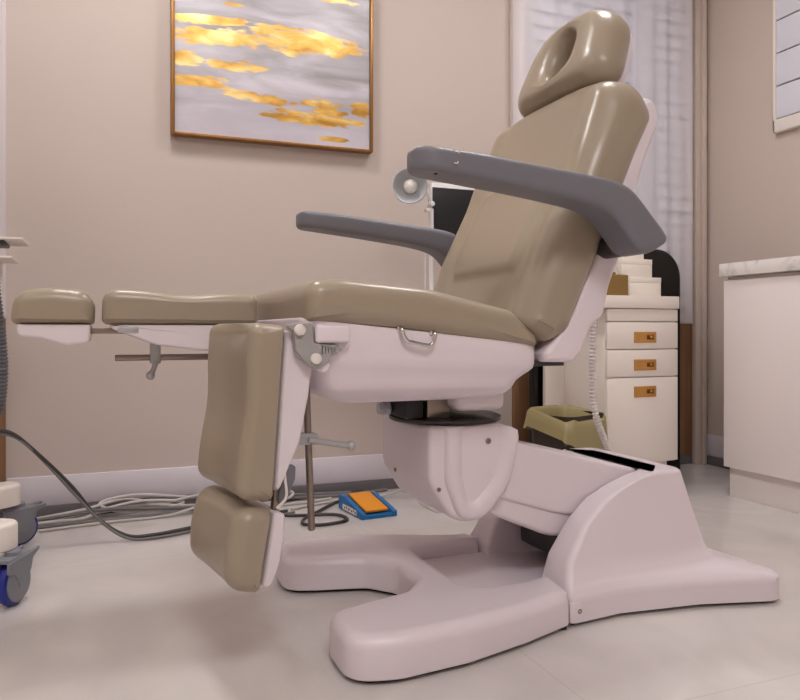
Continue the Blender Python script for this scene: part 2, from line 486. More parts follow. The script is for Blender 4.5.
# ================================================================== PICTURE
px0, px1, pz0, pz1 = .222, .992, 1.362, 2.02
t = thing('picture', 'large gold-framed abstract painting of grey and gold streaks on the beige wall', 'painting', (px0, 2.80, pz0))
bm = B()
fw = .0095
box(bm, px0 - .003, px0 + fw, 2.795, 2.838, pz0, pz1, .002); box(bm, px1 - fw, px1 + .003, 2.795, 2.838, pz0, pz1, .002)
box(bm, px0 + fw, px1 - fw, 2.795, 2.838, pz0, pz0 + fw, .002); box(bm, px0 + fw, px1 - fw, 2.795, 2.838, pz1 - fw, pz1, .002)
obj('frame', bm, FRAMEG, t)
bm = B(); box(bm, px0 + fw, px1 - fw, 2.803, 2.83, pz0 + fw, pz1 - fw, .001); obj('canvas', bm, ART, t)

# ================================================================== TREATMENT CHAIR
CY = 1.61
chair = thing('treatment_chair', 'taupe vinyl reclining treatment chair with white plastic base and grey armrests', 'treatment chair', (.95, CY, 0))

def V(pts): return [(p[0], p[1], p[2] if len(p) > 2 else 0) for p in pts]
def screw(parent, p, ax, r=.006):
    bm = B(); p = Vector(p); ax = Vector(ax).normalized(); a, b = frame_of(ax)
    lathe(bm, p - ax * .002, ax, [(r, 0), (r, .003), (r * .75, .0042), (r * .35, .0042), (r * .3, .002)], 14)
    obj('screw', bm, STEEL, parent, label='small steel screw')

# --- front base: two feet and the web between them
def mir(half):          # half: near side points (v<0), in order; mirrored for the far side
    return half + [(p[0], -p[1], p[2]) for p in reversed(half)]
half = [(.655, -.06, .05), (.60, -.125, .05), (.48, -.155, .06), (.408, -.18, .07), (.408, -.330, .075), (.50, -.352, .1), (.65, -.338, .12), (.80, -.30, .3), (.932, -.255, .004), (.932, -.165, .004), (.765, -.165, .03), (.735, -.135, .03)]
pts = [(p[0], CY + p[1], p[2]) for p in mir(half)]
# order: near inner -> tip -> outer -> seam -> inner arm -> tray edge, then far mirrored back
outl = rpoly(pts, ds=.02, seg=8)
bm = B()
def foot_def(x, y, z):
    if z > .05: z -= .012 * sst(.62, .95, x) * sst(.16, .30, abs(y - CY))
    return x, y, z
slab(bm, outl, .009, .09, .004, .026, mp=XY, rs=7, deform=foot_def)
fb = obj('base_front', bm, SHELL, chair)
bm = B(); slab(bm, inset(outl, .016), 0, .0095, .001, 0, mp=XY); obj('glide_pad', bm, BLACK, fb, label='dark rubber edge under the base')
# recessed tray
bm = B(); box(bm, .72, 1.14, CY - .168, CY + .168, .02, .052, .006, seg=3)
tr = obj('base_tray', bm, SHELL, chair)
screw(fb, (.668, CY + .045, .045), (-1, -.3, 0)); 
# --- rear base cover
def interp(tab, z):
    if z <= tab[0][0]: return tab[0][1]
    for (a, va), (b, vb) in zip(tab, tab[1:]):
        if z <= b: return va + (vb - va) * (z - a) / (b - a)
    return tab[-1][1]
FR = [(0, .939), (.075, .939), (.10, .947), (.13, .957), (.205, 1.01), (.25, 1.062), (.275, 1.115), (.295, 1.17), (.305, 1.215)]
def rear_ring(z, ins=0):
    s = sst(.06, .125, z)           # 0 skirt, 1 hump
    W = [interp(q, z) for q in (
        [(0, .252), (.06, .252), (.085, .24), (.12, .222), (.2, .205), (.31, .188)],
        [(0, .238), (.06, .238), (.085, .23), (.12, .218), (.2, .205), (.31, .188)],
        [(0, .262), (.06, .262), (.075, .25), (.09, .232), (.12, .216), (.2, .202), (.31, .186)],
        [(0, .325), (.06, .325), (.072, .312), (.08, .28), (.09, .22), (.12, .205), (.2, .195), (.31, .18)])]
    R = interp([(0, 1.525), (.06, 1.525), (.070, 1.515), (.078, 1.47), (.09, 1.41), (.12, 1.375), (.2, 1.350), (.31, 1.318)], z)
    f = interp(FR, z)
    x1 = f + (1.14 - f) * .5 if z > .08 else 1.08
    x2 = max(interp([(0, 1.29), (.06, 1.29), (.12, 1.25), (.31, 1.25)], z), f + .03)
    x1 = min(max(x1, f + .01), x2 - .005)
    I = .128; Bk = 1.268 + .02 * sst(.1, .3, z) * 0
    rb = .05 - .02 * s
    hp = [(Bk, -.10, 0), (Bk, -I, .02), (f, -I, .012), (f, -W[0], .016), (x1, -W[1], .0), (x2, -W[2], .0), (R, -W[3], rb), (R - .02 * (1 - s), -.10, .0)]
    pts = [(p[0], CY + p[1], p[2]) for p in hp] + [(p[0], CY - p[1], p[2]) for p in reversed(hp)]
    pl = rpoly(pts, None, 5)
    if ins: 
        pl2 = []
        n = len(pl)
        # inset towards the local wall centreline
        for p in pl:
            c = Vector((p.x, p.y)); v = p.y - CY
            pl2.append(c)
        cx, pl = None, pl2
    return [(p.x, p.y, z) for p in pl]
bm = B()
zs = [.009, .02, .05, .06, .066, .072, .076, .08, .085, .09, .097, .105, .115, .13, .15, .17, .19, .205, .22, .235, .25, .262, .272, .28, .287, .293, .299, .304]
rings = [rear_ring(z) for z in zs]
# round the top over
top = rings[-1]; n = len(top)
for d, dz in ((.003, .003), (.007, .0055), (.012, .007)):
    pl = inset([Vector((p[0], p[1], .012)) for p in top], d)
    rings.append([(p.x, p.y, .304 + dz) for p in pl])
loft(bm, rings)
rb_ = obj('base_rear', bm, SHELL, chair, angle=50)
bm = B()
sk = [Vector((p[0], p[1], .03)) for p in rear_ring(0)]
slab(bm, inset(sk, .016), 0, .0095, 0, 0, mp=XY); obj('glide_pad', bm, BLACK, rb_, label='dark rubber edge under the base')
screw(rb_, (.962, CY - .251, .035), (0, -1, 0)); 
# little bracket plate at the seam
bm = B(); box(bm, .937, .965, CY - .2525, CY - .246, .012, .055, .001); obj('seam_bracket', bm, SHELL, rb_)

# --- lift arm
pr = rpoly([(.80, .412, .02), (.90, .386, .3), (1.262, .296, .02), (1.262, .20, .02), (1.12, .196, .2), (1.0, .212, .3), (.80, .275, .02)], ds=.02, seg=6)
bm = B(); slab(bm, pr, CY - .120, CY + .120, .010, mp=XZ); la = obj('lift_arm', bm, SHELL, chair)
pr = rpoly([(.80, .30, .02), (1.2, .23, .02), (1.2, .18, .03), (1.10, .155, .1), (.98, .158, .15), (.80, .235, .02)], ds=.02, seg=6)
bm = B(); slab(bm, pr, CY - .112, CY + .112, .012, mp=XZ); obj('lower_arm_cover', bm, SHELL, la)
bm = B(); box(bm, 1.02, 1.23, CY - .10, CY + .10, .09, .185, .01); obj('lift_actuator', bm, DGREY, la, label='dark lifting mechanism under the arm')

# --- column cover under the seat
prof_col = rpoly([(.655, .437, .012), (.655, .315, .06), (.712, .222, .07), (.79, .222, .06), (.855, .30, .10), (.882, .40, .05), (.876, .425, .03), (.84, .437, .03)], ds=.012, seg=7)
bm = B(); slab(bm, prof_col, CY - .134, CY + .166, .012, mp=XZ)
for sg_ in (-1, 1):                       # raised U-shaped rim on each cheek, built as a strip
    def arc(off):
        q = rpoly([(.690 + off, .50, .004), (.690 + off, .315 + off * .3, .06), (.725 + off * .55, .224 + off, .06), (.788 - off * .5, .224 + off, .06), (.853 - off * .9, .30 + off * .3, .10), (.879 - off, .40, .05), (.876 - off, .50, .004)], None, 8)
        return [(p.x, min(p.y, .436 - max(0, p.x - .84) * .45)) for p in q]
    yb = CY + (-.128 if sg_ < 0 else .160); yt = CY + (-.146 if sg_ < 0 else .176)
    rows = []
    for off, h in ((.0005, 0), (.0015, .45), (.005, .8), (.010, 1), (.022, 1), (.030, .85), (.038, .55), (.044, .3), (.050, 0)):
        rows.append([bm.verts.new((x, yb + (yt - yb) * h, z)) for x, z in arc(off)])
    for r0_, r1_ in zip(rows, rows[1:]):
        for q in range(len(r0_) - 1):
            if (r0_[q].co - r0_[q + 1].co).length > 1e-7 or (r1_[q].co - r1_[q + 1].co).length > 1e-7: bm.faces.new((r0_[q], r0_[q + 1], r1_[q + 1], r1_[q]))
bmesh.ops.dissolve_degenerate(bm, dist=1e-6, edges=bm.edges)
cc = obj('column_cover', bm, SHELL, chair)
screw(cc, (.800, CY - .1345, .400), (0, -1, 0), .007); screw(cc, (.678, CY - .1345, .30), (0, -1, 0), .005); screw(cc, (.654, CY + .07, .31), (-1, 0, 0), .005)

# --- swivel plate and mechanism
bm = B(); lathe(bm, (.755, CY, .437), (0, 0, 1), [(.128, 0), (.134, .003), (.134, .010), (.128, .013)], 48)
sw = obj('swivel_plate', bm, DGREY, chair)
bm = B(); box(bm, .622, .665, CY - .08, CY + .08, .450, .52, .004); obj('pivot_bracket', bm, BLACK, sw)
bm = B(); box(bm, .672, .73, CY - .085, CY + .06, .450, .52, .003); obj('pivot_block', bm, STEEL, sw, label='bare metal block under the seat')
bm = B(); cyl(bm, (.600, CY + .02, .466), (.63, CY + .02, .466), .010); lathe(bm, (.592, CY + .02, .466), (1, 0, 0), [(.014, 0), (.016, .004), (.016, .012), (.012, .014)], 6)
lathe(bm, (.610, CY + .02, .466), (1, 0, 0), [(.014, 0), (.016, .003), (.016, .010), (.012, .012)], 6); obj('adjusting_bolt', bm, CASTM, sw)
bm = B(); box(bm, .722, .846, CY - .135, CY + .135, .468, .53, .018, seg=4); obj('motor_cover', bm, SHELL, sw)

# --- seat shell (white tub)
bm = B(); rings = []
for z_, x0, x1, hw, tl in ((.500, .47, .775, .16, 0), (.503, .445, .793, .19, 0), (.508, .425, .802, .207, 0), (.516, .405, .807, .222, -.005), (.528, .388, .811, .240, -.01), (.536, .380, .813, .2465, -.015), (.548, .376, .818, .250, -.02),
                           (.562, .373, .832, .256, -.03), (.572, .370, .844, .261, -.036), (.580, .366, .850, .265, -.042), (.592, .360, .852, .268, -.05), (.615, .348, .851, .271, -.075),
                           (.640, .337, .849, .273, -.10), (.645, .338, .847, .271, -.103), (.648, .345, .842, .262, -.104)):
    pl = rpoly([(x0, CY - hw, .035), (x1, CY - hw, .035), (x1, CY + hw, .035), (x0, CY + hw, .035)], None, 8)
    ring = []
    for a_, b_ in zip(pl, pl[1:] + pl[:1]):
        for q in range(4):
            p = a_.lerp(b_, q / 4); ring.append((p.x, p.y, z_ + tl * (p.x - .59)))
    rings.append(ring)
loft(bm, rings)
ss = obj('seat_shell', bm, SHELL, chair)
# raised box by the hinge
bm = B(); box(bm, .358, .425, CY - .292, CY - .255, .626, .660, .006, seg=3); obj('hinge_box', bm, SHELL, ss)
bm = B(); box(bm, .358, .425, CY + .255, CY + .292, .626, .660, .006, seg=3); obj('hinge_box', bm, SHELL, ss)
for sgn in (-1, 1):
    yy = CY + sgn * .272
    bm = B(); tube(bm, [(.531, yy - sgn * .01, .653), (.531, yy + sgn * .010, .652), (.534, yy + sgn * .012, .640), (.543, yy + sgn * .012, .628), (.556, yy + sgn * .012, .625), (.583, yy + sgn * .012, .620), (.594, yy + sgn * .012, .622), (.600, yy + sgn * .012, .634), (.601, yy + sgn * .010, .644), (.601, yy - sgn * .01, .645)], .0042, 10, 5)
    obj('grab_handle', bm, CHROME, ss, label='small chrome grab handle')
    for cx_, cz_ in ((.531, .652), (.601, .644)):
        bm = B(); lathe(bm, (cx_, yy - sgn * .001, cz_), (0, sgn, 0), [(.007, 0), (.007, .004), (.005, .006)], 14)
        obj('handle_boss', bm, CHROME, ss, label='chrome boss of the grab handle')

# --- seat cushion
prof = rpoly([(.346, .664, .012), (.340, .742, .034), (.41, .748, .12), (.59, .733, .3), (.785, .690, .05), (.845, .634, .02), (.842, .612, .01), (.55, .650, .3)], ds=.012, seg=9)
def seatd(x, y, z):
    v = abs(y - CY)
    return x, y, z
bm = B(); slab(bm, prof, CY - .285, CY + .285, .03, mp=XZ, nv=20, rs=7, deform=seatd)
sc_ = obj('seat_cushion', bm, VINYL, chair)

# --- backrest
def lean_x(z): return (z - .65) * .40
prof = rpoly([(.800, .655, .03), (.875, .622, .03), (.925, .645, .045), (.950, .70, .05), (1.035, .885, .5), (1.160, 1.165, .055), (1.125, 1.236, .06), (1.035, 1.232, .055), (.945, .985, .5), (.870, .83, .5)], ds=.009, seg=9)
def backd(x, y, z):
    v = y - CY
    hw = 1 - .05 * sst(1.0, 1.26, z)
    # shoulders drop a little towards the sides
    z2 = z - .032 * sst(1.02, 1.2, z) * (abs(v) / .27) ** 4
    # relief on the front face: side bolsters, sunk centre, raised lumbar pad
    fx = .785 + (z - .64) * .40                      # front plane
    wfront = 1 - sst(.0, .07, x - fx)
    a = abs(v)
    zl = z - .02 * (a / .17)
    pad = sst(.775, .800, z) * (1 - sst(1.005, 1.03, z + .18 * max(0, a - .10))) * (1 - sst(.148, .172, a + .10 * max(0, .85 - z)))
    sunk = .004 * (1 - pad) * (1 - sst(.20, .235, a)) - .011 * pad
    bol = .006 * sst(.18, .225, a) * (1 - sst(.25, .278, a))
    d = (sunk - bol) * wfront
    return x + d * .93, CY + v * hw, z2 - d * .37
bm = B(); slab(bm, prof, CY - .288, CY + .288, .048, mp=XZ, nv=72, rs=8, deform=backd)
bk = obj('backrest', bm, VINYL, chair)
# white shell behind it
prof = rpoly([(.862, .600, .006), (.865, .582, .006), (.936, .580, .02), (.956, .600, .02), (.982, .655, .02), (1.015, .682, .02), (1.032, .75, .2), (1.083, .865, .04), (1.070, .882, .02), (1.124, 1.02, .4), (1.178, 1.160, .03), (1.165, 1.205, .03), (1.135, 1.205, .01), (1.110, 1.10, .01), (1.01, .84, .01), (.93, .68, .02), (.90, .640, .01)], ds=.014, seg=6)
def shelld(x, y, z):
    v = y - CY
    hw = 1 - .05 * sst(1.0, 1.26, z)
    z2 = z - .032 * sst(1.02, 1.2, z) * (abs(v) / .27) ** 4
    return x, CY + v * hw, z2
bm = B(); slab(bm, prof, CY - .268, CY + .268, .012, mp=XZ, nv=16, deform=shelld)
bsx = obj('backrest_shell', bm, SHELL, bk, label='white plastic shell behind the backrest')
bm = B(); box(bm, .845, .930, CY - .24, CY + .24, .572, .584, .002); obj('shell_underside', bm, DGREY, bk, label='dark plate under the backrest')

# --- headrest with an oval breathing hole
hc = Vector((1.108, CY, 1.325)); hu = Vector((.36, 0, .933)).normalized(); hn = Vector((-.933, 0, .36)).normalized(); hv = Vector((0, 1, 0))
N = 160
corn = rpoly([(-.206, -.100, .05), (.206, -.100, .05), (.162, .120, .105), (-.162, .120, .105)], ds=.004, seg=14)
def ray_out(th):
    d = Vector((math.cos(th), math.sin(th))); best = .05
    n = len(corn)
    for i in range(n):
        a, b = corn[i], corn[(i + 1) % n]; e = b - a
        den = d.x * e.y - d.y * e.x
        if abs(den) < 1e-12: continue
        t = (a.x * e.y - a.y * e.x) / den; s_ = (a.x * d.y - a.y * d.x) / den
        if t > 0 and -1e-6 <= s_ <= 1 + 1e-6: best = max(best, t)
    return d * best
outer = [ray_out(2 * PI * k / N) for k in range(N)]
inner = [Vector((-.014 + .048 * math.cos(2 * PI * k / N), .006 + .070 * math.sin(2 * PI * k / N))) for k in range(N)]
# cross-section: (s from hole to rim, depth along the normal)
cs = []
T = .050
for k in range(9):
    a = k / 8 * PI / 2; cs.append((.30 * (1 - math.sin(a)) , T - .042 * (1 - math.cos(a)), 'i'))
cs = [(.0, -T, 'i'), (.0, 0, 'i'), (.0, .012, 'i')] + [(.26 * (1 - math.cos(k / 8 * PI / 2)), .012 + (T - .012) * math.sin(k / 8 * PI / 2), 'i') for k in range(1, 9)]
cs += [(.34, T + .003, 'o'), (.42, T + .002, 'o')] + [(.50 + .50 * math.sin(k / 9 * PI / 2), -.014 + (T + .014) * math.cos(k / 9 * PI / 2), 'o') for k in range(0, 10)]
cs += [(.99, -.024, 'o'), (.965, -.035, 'o'), (.93, -.043, 'o'), (.88, -T, 'o'), (.5, -T, 'o')]
bm = B(); rings = []
for s_, d, _ in cs:
    rings.append([hc + hv * (inner[k].lerp(outer[k], s_).x) + hu * (inner[k].lerp(outer[k], s_).y) + hn * d for k in range(N)])
rings.append(rings[0])
loft(bm, rings, False)
hd = obj('headrest', bm, VINYL, chair, angle=60)
bm = B(); pl = [(p * .90) for p in corn]
m4 = Matrix((( 0, hu.x, hn.x, hc.x), (1, 0, 0, hc.y), (0, hu.z, hn.z, hc.z), (0, 0, 0, 1)))
slab(bm, pl, -T - .020, -T + .002, .012, .001, mp=XY, mat4=m4); obj('headrest_shell', bm, SHELL, hd, label='white plate behind the headrest')
bm = B(); box(bm, -.035, .035, -.20, -.03, -T - .028, -T - .020, .002, m4=m4); obj('headrest_bracket', bm, DGREY, hd)

# --- armrests
ARM_T = smooth_path([(x, 0, z) for x, z in ((.560, .981), (.64, .977), (.72, .970), (.82, .961), (.90, .954), (.950, .947), (.983, .934), (1.010, .911), (1.038, .882), (1.062, .858), (1.068, .850))], 4)
ARM_B = smooth_path([(x, 0, z) for x, z in ((.560, .936), (.64, .928), (.72, .920), (.82, .908), (.88, .899), (.920, .888), (.944, .873), (.960, .856), (.977, .836), (.994, .818), (1.002, .813))], 4)
def arm_mesh(yc, w, dx, dz):
    sec = rpoly([(-.5 * w, 0, .0135), (.5 * w, 0, .0135), (.5 * w, .048, .0135), (-.5 * w, .048, .0135)], None, 7)
    sec = [(p.x, p.y / .048) for p in sec]
    rings = []
    def ring(t, b, ky=1, kh=1, push=None):
        c = (t + b) / 2
        rr = []
        for y_, h in sec:
            p = b.lerp(t, .5 + (h - .5) * kh) + (push or Vector((0, 0, 0)))
            rr.append((p.x + dx, yc + y_ * ky, p.z + dz))
        rings.append(rr)
    d0 = (ARM_T[0] + ARM_B[0] - ARM_T[1] - ARM_B[1]).normalized(); d1 = (ARM_T[-1] + ARM_B[-1] - ARM_T[-3] - ARM_B[-3]).normalized()
    for k in range(11, 0, -1):
        u = math.sin(k / 11 * PI / 2) * .999
        ring(ARM_T[0], ARM_B[0], .12 + .82 * math.sqrt(1 - u * u), 1 - .62 * (1 - math.sqrt(1 - u ** 6)), d0 * (.044 * u))
    n = len(ARM_T)
    for q in range(n): ring(ARM_T[q], ARM_B[q], .94 + .06 * sst(0, .5, q / n))
    for k in range(1, 8):
        u = math.sin(k / 7 * PI / 2) * .999; e = math.sqrt(1 - u * u)
        ring(ARM_T[-1], ARM_B[-1], 1 - .18 * (1 - e), 1 - .42 * (1 - e), d1 * (.020 * u))
    bm = B(); loft(bm, rings); return bm
for sgn in (-1, 1):
    y0, y1 = (CY - .405, CY - .310) if sgn < 0 else (CY + .310, CY + .405)
    yc = (y0 + y1) / 2
    bm = arm_mesh(yc, .095, 0 if sgn < 0 else -.036, 0 if sgn < 0 else -.013)
    ar = obj('armrest', bm, GREYARM, chair)
    bm = B(); cyl(bm, (1.020, CY + sgn * .24, .832), (1.020, CY + sgn * .315, .832), .026, .003, 28); obj('armrest_pivot', bm, DGREY, ar, label='dark grey armrest pivot')
    if sgn < 0:
        for (x_, z_, fl) in ((.590, .9705, 1), (.588, .9535, -1)):
            bm = B(); tube(bm, [(x_ - .004, y0 - .0005, z_ + fl * .002), (x_ + .002, y0 - .0008, z_ + fl * .0025), (x_ + .003, y0 - .0008, z_ - fl * .001)], .0011, 8, 4); obj('scuff_mark', bm, KNOBW, ar, label='small white curved mark')
        bm = B(); lathe(bm, (.56, yc - .02, .937), (0, 0, -1), [(.0035, 0), (.0035, .003), (.001, .0035)], 12); obj('screw_plug', bm, BLACK, ar)
        
# --- leg rests (built flat: along a, up b) and placed by a frame
def leg(parent, O, da, db, y0, y1, foot_turn, far, turn=0):
    """O: (x, z) of hinge on the cushion's back plane, da/db: unit vectors in XZ"""
    def fr(O, da, db):
        m = Matrix(((da[0], 0, db[0], O[0]), (0, 1, 0, 0), (da[1], 0, db[1], O[1]), (0, 0, 0, 1)))
        c = Vector((.305, y0, 0))
        return Matrix.Translation(c) @ Matrix.Rotation(turn, 4, 'Z') @ Matrix.Translation(-c) @ m
    M = fr(O, da, db)
    w = y1 - y0; ym = (y0 + y1) / 2
    def crown(a, y, b):
        return a, y, b - (.010 * math.exp(-((a - .16) / .07) ** 2)) * sst(.04, .07, b) - .014 * sst(.05, .072, b) * (1 - min(1, abs(y - ym) / (w * .42)) ** 2) * 1.0
    prof = rpoly([(.006, .002, .01), (.004, .070, .022), (.16, .076, .3), (.325, .076, .030), (.327, .002, .012)], ds=.010, seg=8)
    bm = B(); slab(bm, prof, y0, y1, .024, mp=XZ, nv=18, rs=7, deform=crown, mat4=M)
    lr = obj('leg_rest', bm, VINYL, parent)
    prof = rpoly([(.015, .001, .004), (.015, -.012, .008), (.060, -.022, .015), (.072, -.058, .02), (.13, -.054, .05), (.22, -.042, .05), (.306, -.008, .02), (.312, .001, .004)], ds=.012, seg=6)
    bm = B(); slab(bm, prof, y0 + .010, y1 - .010, .006, mp=XZ, mat4=M); obj('leg_shell', bm, SHELL2, lr, label='white plastic shell of the leg rest')
    # foot pad
    ca, sa = math.cos(foot_turn), math.sin(foot_turn)
    da2 = (da[0] * ca - db[0] * sa, da[1] * ca - db[1] * sa); db2 = (db[0] * ca + da[0] * sa, db[1] * ca + da[1] * sa)
    O2 = (O[0] + da[0] * .342, O[1] + da[1] * .342)
    M2 = fr(O2, da2, db2)
    def crown2(a, y, b):
        return a, y, b - .007 * sst(.04, .066, b) * (1 - min(1, abs(y - ym) / (w * .40)) ** 2)
    prof = rpoly([(0, .002, .010), (-.002, .070, .036), (.075, .077, .1), (.148, .068, .045), (.154, .002, .012)], ds=.010, seg=8)
    bm = B(); slab(bm, prof, y0, y1, .028, mp=XZ, nv=18, rs=7, deform=crown2, mat4=M2)
    ft = obj('foot_rest', bm, VINYL, parent)
    sh = [(.006, -.036, .01), (.05, -.042, .03), (.10, -.026, .03), (.140, -.022, .02)] if far else [(.006, -.022, .01), (.05, -.027, .03), (.10, -.025, .03), (.140, -.014, .02)]
    prof = rpoly([(.006, .001, .004)] + sh + [(.140, .001, .004)], ds=.012, seg=6)
    bm = B(); slab(bm, prof, y0 + .008, y1 - .008, .006, mp=XZ, mat4=M2); obj('foot_shell', bm, SHELL2, ft, label='white plastic shell of the foot rest')
    for yy in (ym - .0925, ym + .0925):
        bm = B(); box(bm, .28, .355, yy - .0075, yy + .0075, -.018, -.006, .001, m4=M); obj('slide_rail', bm, STEEL, ft)
    # guide rod with clamp lever
    def pt(a, y, b): return M @ Vector((a, y, b))
    rod = B(); yr = ym; ac = .215 if far else .226
    b0, b1, r0 = (-.072, -.072, .30) if far else (-.082, -.126, .412)
    if not far: yr = ym - .02
    cyl(rod, pt(.02, yr, b0), pt(r0, yr, b1), .0072, .0015, 18); obj('guide_rod', rod, STEEL, lr)
    bb = b0 + (b1 - b0) * (ac - .02) / (r0 - .02)
    bm = B(); box(bm, ac - .011, ac + .011, yr - .020, yr + .014, bb - .014, -.025, .003, m4=M); obj('rod_clamp', bm, CASTM, lr)
    bm = B()
    if far: tube(bm, [pt(ac, yr - .02, -.08), pt(ac + .004, yr - .022, -.095), pt(ac + .010, yr - .024, -.108)], .0055, 12, 4); ball(bm, pt(ac + .011, yr - .024, -.111), .010)
    else: tube(bm, [pt(ac, yr - .024, bb + .010), pt(ac + .008, yr - .026, bb - .045), pt(ac + .012, yr - .028, bb - .080)], .0062, 12, 4); ball(bm, pt(ac + .012, yr - .028, bb - .084), .0105)
    obj('clamp_lever', bm, CASTM, lr)
    if not far:
        bm = B(); pr = rpoly([(.262, -.018, .004), (.266, -.044, .008), (.292, -.044, .008), (.338, -.028, .006), (.338, -.014, .004), (.30, -.014, .01)], ds=.01, seg=5)
        slab(bm, pr, y0 + .025, y0 + .045, .004, mp=XZ, mat4=M); obj('release_lever', bm, GREYARM, lr, label='dark grey release lever')
        bm = B(); tube(bm, [pt(.255, y0 + .016, -.012), pt(.29, y0 + .014, -.018), pt(.322, y0 + .014, -.022), pt(.342, y0 + .016, -.006)], .0028, 8, 6); obj('cable_loop', bm, KNOBW, lr, label='thin white cable loop')
    else:
        bm = B(); box(bm, .255, .295, y0 + .008, y0 + .0115, -.016, -.004, .001, m4=M); obj('badge', bm, CASTM, lr, label='small grey badge on the shell')
    return lr
leg(chair, (.318, .660), (-1, 0), (0, 1), CY + .015, CY + .280, 0, True)
k = math.hypot(.071, .997)
leg(chair, (.312, .664), (-.071 / k, -.997 / k), (-.997 / k, .071 / k), CY - .278, CY - .013, math.radians(-5), False, math.radians(10))

# --- hinge plates at the seat front
for sgn in (-1, 1):
    y0 = CY + sgn * .286; y1 = CY + sgn * .268
    pr = rpoly([(.300, .660, .004), (.352, .664, .004), (.356, .626, .006), (.404, .620, .003), (.412, .612, .004), (.392, .607, .008), (.384, .592, .01), (.364, .576, .012), (.346, .584, .01), (.322, .612, .012), (.318, .648, .01)], ds=.006, seg=5)
    bm = B(); slab(bm, pr, min(y0, y1), max(y0, y1), .002, mp=XZ); hp_ = obj('hinge_plate', bm, GREYPL, chair)
    for (x_, z_, r_) in ((.3285, .650, .0105), (.359, .597, .0105)):
        bm = B(); lathe(bm, (x_, y0 - sgn * .002, z_), (0, sgn, 0), [(r_, 0), (r_, .006), (r_ * .9, .009), (r_ * .5, .0105)], 24); obj('hinge_cap', bm, KNOBW, hp_, label='round white hinge cap')
    bm = B(); lathe(bm, (.375, CY + sgn * .272, .585), (0, sgn, 0), [(.014, 0), (.014, .004), (.012, .006)], 24); obj('pivot_disc', bm, SHELL2, hp_)
    for q in range(5):
        bm = B(); xx = .370 + q * .006; box(bm, xx, xx + .003, min(y0, y1), max(y0, y1) , .606, .6235, .0005); obj('ratchet_tooth', bm, GREYPL, hp_)

# ================================================================== FOOT PEDAL
def rotz(cx, cy, a): return Matrix.Translation((cx, cy, 0)) @ Matrix.Rotation(a, 4, 'Z')
PM = rotz(.868, 2.50, math.radians(6))
fp = thing('foot_pedal', 'blue foot pedal with an orange pad on the floor behind the chair', 'foot pedal', (.868, 2.50, 0))
bm = B()
pr = rpoly([(-.10, 0, .002), (.105, 0, .003), (.105, .050, .012), (.06, .052, .02), (-.10, .020, .006)], ds=.02, seg=5)   # (depth, height) side profile
mYZ = lambda p, q, v: (v, p, q)
slab(bm, pr, -.068, -.050, .003, mp=mYZ, mat4=PM); slab(bm, pr, .050, .068, .003, mp=mYZ, mat4=PM)
box(bm, -.052, .052, -.098, .10, .0, .012, .001, m4=PM); box(bm, -.052, .052, .085, .104, .0, .045, .003, m4=PM)
obj('pedal_housing', bm, BLUE, fp)
bm = B(); m4 = PM @ Matrix.Translation((0, -.002, .036)) @ Matrix.Rotation(math.radians(11), 4, 'X')
box(bm, -.043, .043, -.080, .080, -.004, .006, .003, m4=m4); obj('pedal_pad', bm, ORANGE, fp)
bm = B(); box(bm, -.0690, -.0682, -.055, .065, .006, .024, 0, m4=PM); sl = obj('sticker', bm, PAPER, fp, label='white printed sticker on the side')
bm = B()
for k in range(7): box(bm, -.0695, -.0689, -.050 + k * .015, -.043 + k * .015, .010 + (k % 2) * .004, .018 + (k % 2) * .003, 0, m4=PM)
obj('sticker_print', bm, SEAM, sl)

# ================================================================== CABLES ON THE FLOOR
def cable(name, pts, r, m, label, cat='cable'):
    bm = B(); tube(bm, pts, r, 8, 8); o = obj(name, bm, m); tag(o, label, cat, 'cables along the baseboard' if name == 'floor_cable' else None); return o
cable('power_cable', [(-.30, 2.30, .375), (-.25, 2.33, .362), (-.20, 2.37, .31), (-.10, 2.41, .19), (-.02, 2.43, .075), (.06, 2.44, .014), (.14, 2.45, .006), (.25, 2.49, .006), (.36, 2.53, .006), (.48, 2.56, .006), (.60, 2.60, .006)], .0058, CABLEK, 'dark cable drooping from the white trolley to the floor')
cable('power_cable', [(-.285, 2.31, .365), (-.235, 2.345, .345), (-.17, 2.385, .27), (-.08, 2.41, .15), (0, 2.42, .055), (.07, 2.42, .008), (.16, 2.415, .006), (.26, 2.45, .006), (.37, 2.49, .006), (.50, 2.53, .0055), (.62, 2.57, .006)], .0045, CABLEG, 'thin grey cable running beside the dark one from the trolley')
cable('floor_cable', [(-.42, 2.72, .006), (-.1, 2.74, .007), (-.06, 2.74, .012), (.0, 2.76, .03), (.12, 2.77, .045), (.26, 2.77, .03), (.16, 2.75, .012), (.04, 2.76, .018), (-.02, 2.79, .045), (.10, 2.80, .062), (.30, 2.79, .04), (.42, 2.78, .045), (.60, 2.77, .045), (.66, 2.76, .03), (.60, 2.73, .012), (.45, 2.72, .008)], .0055, CABLEW, 'looped white cable bundle lying along the baseboard')
cable('floor_cable', [(-.40, 2.66, .006), (-.1, 2.69, .006), (.1, 2.70, .006), (.3, 2.72, .012), (.5, 2.75, .02), (.7, 2.76, .012), (.85, 2.76, .007), (1.05, 2.79, .007)], .006, CABLEG, 'grey cable running straight along the foot of the wall')
cable('floor_cable', [(-.35, 2.78, .007), (0, 2.79, .012), (.2, 2.775, .02), (.4, 2.75, .018), (.55, 2.735, .010), (.75, 2.785, .007), (.95, 2.80, .007)], .006, CABLEK, 'black cable half hidden under the white loops by the wall')
cable('floor_cable', [(-.2, 2.63, .006), (0, 2.665, .006), (.2, 2.68, .007), (.33, 2.705, .03), (.42, 2.71, .03), (.52, 2.70, .008), (.68, 2.70, .006), (.8, 2.73, .006)], .005, CABLEW, 'outermost white cable lying on the floor near the wall')
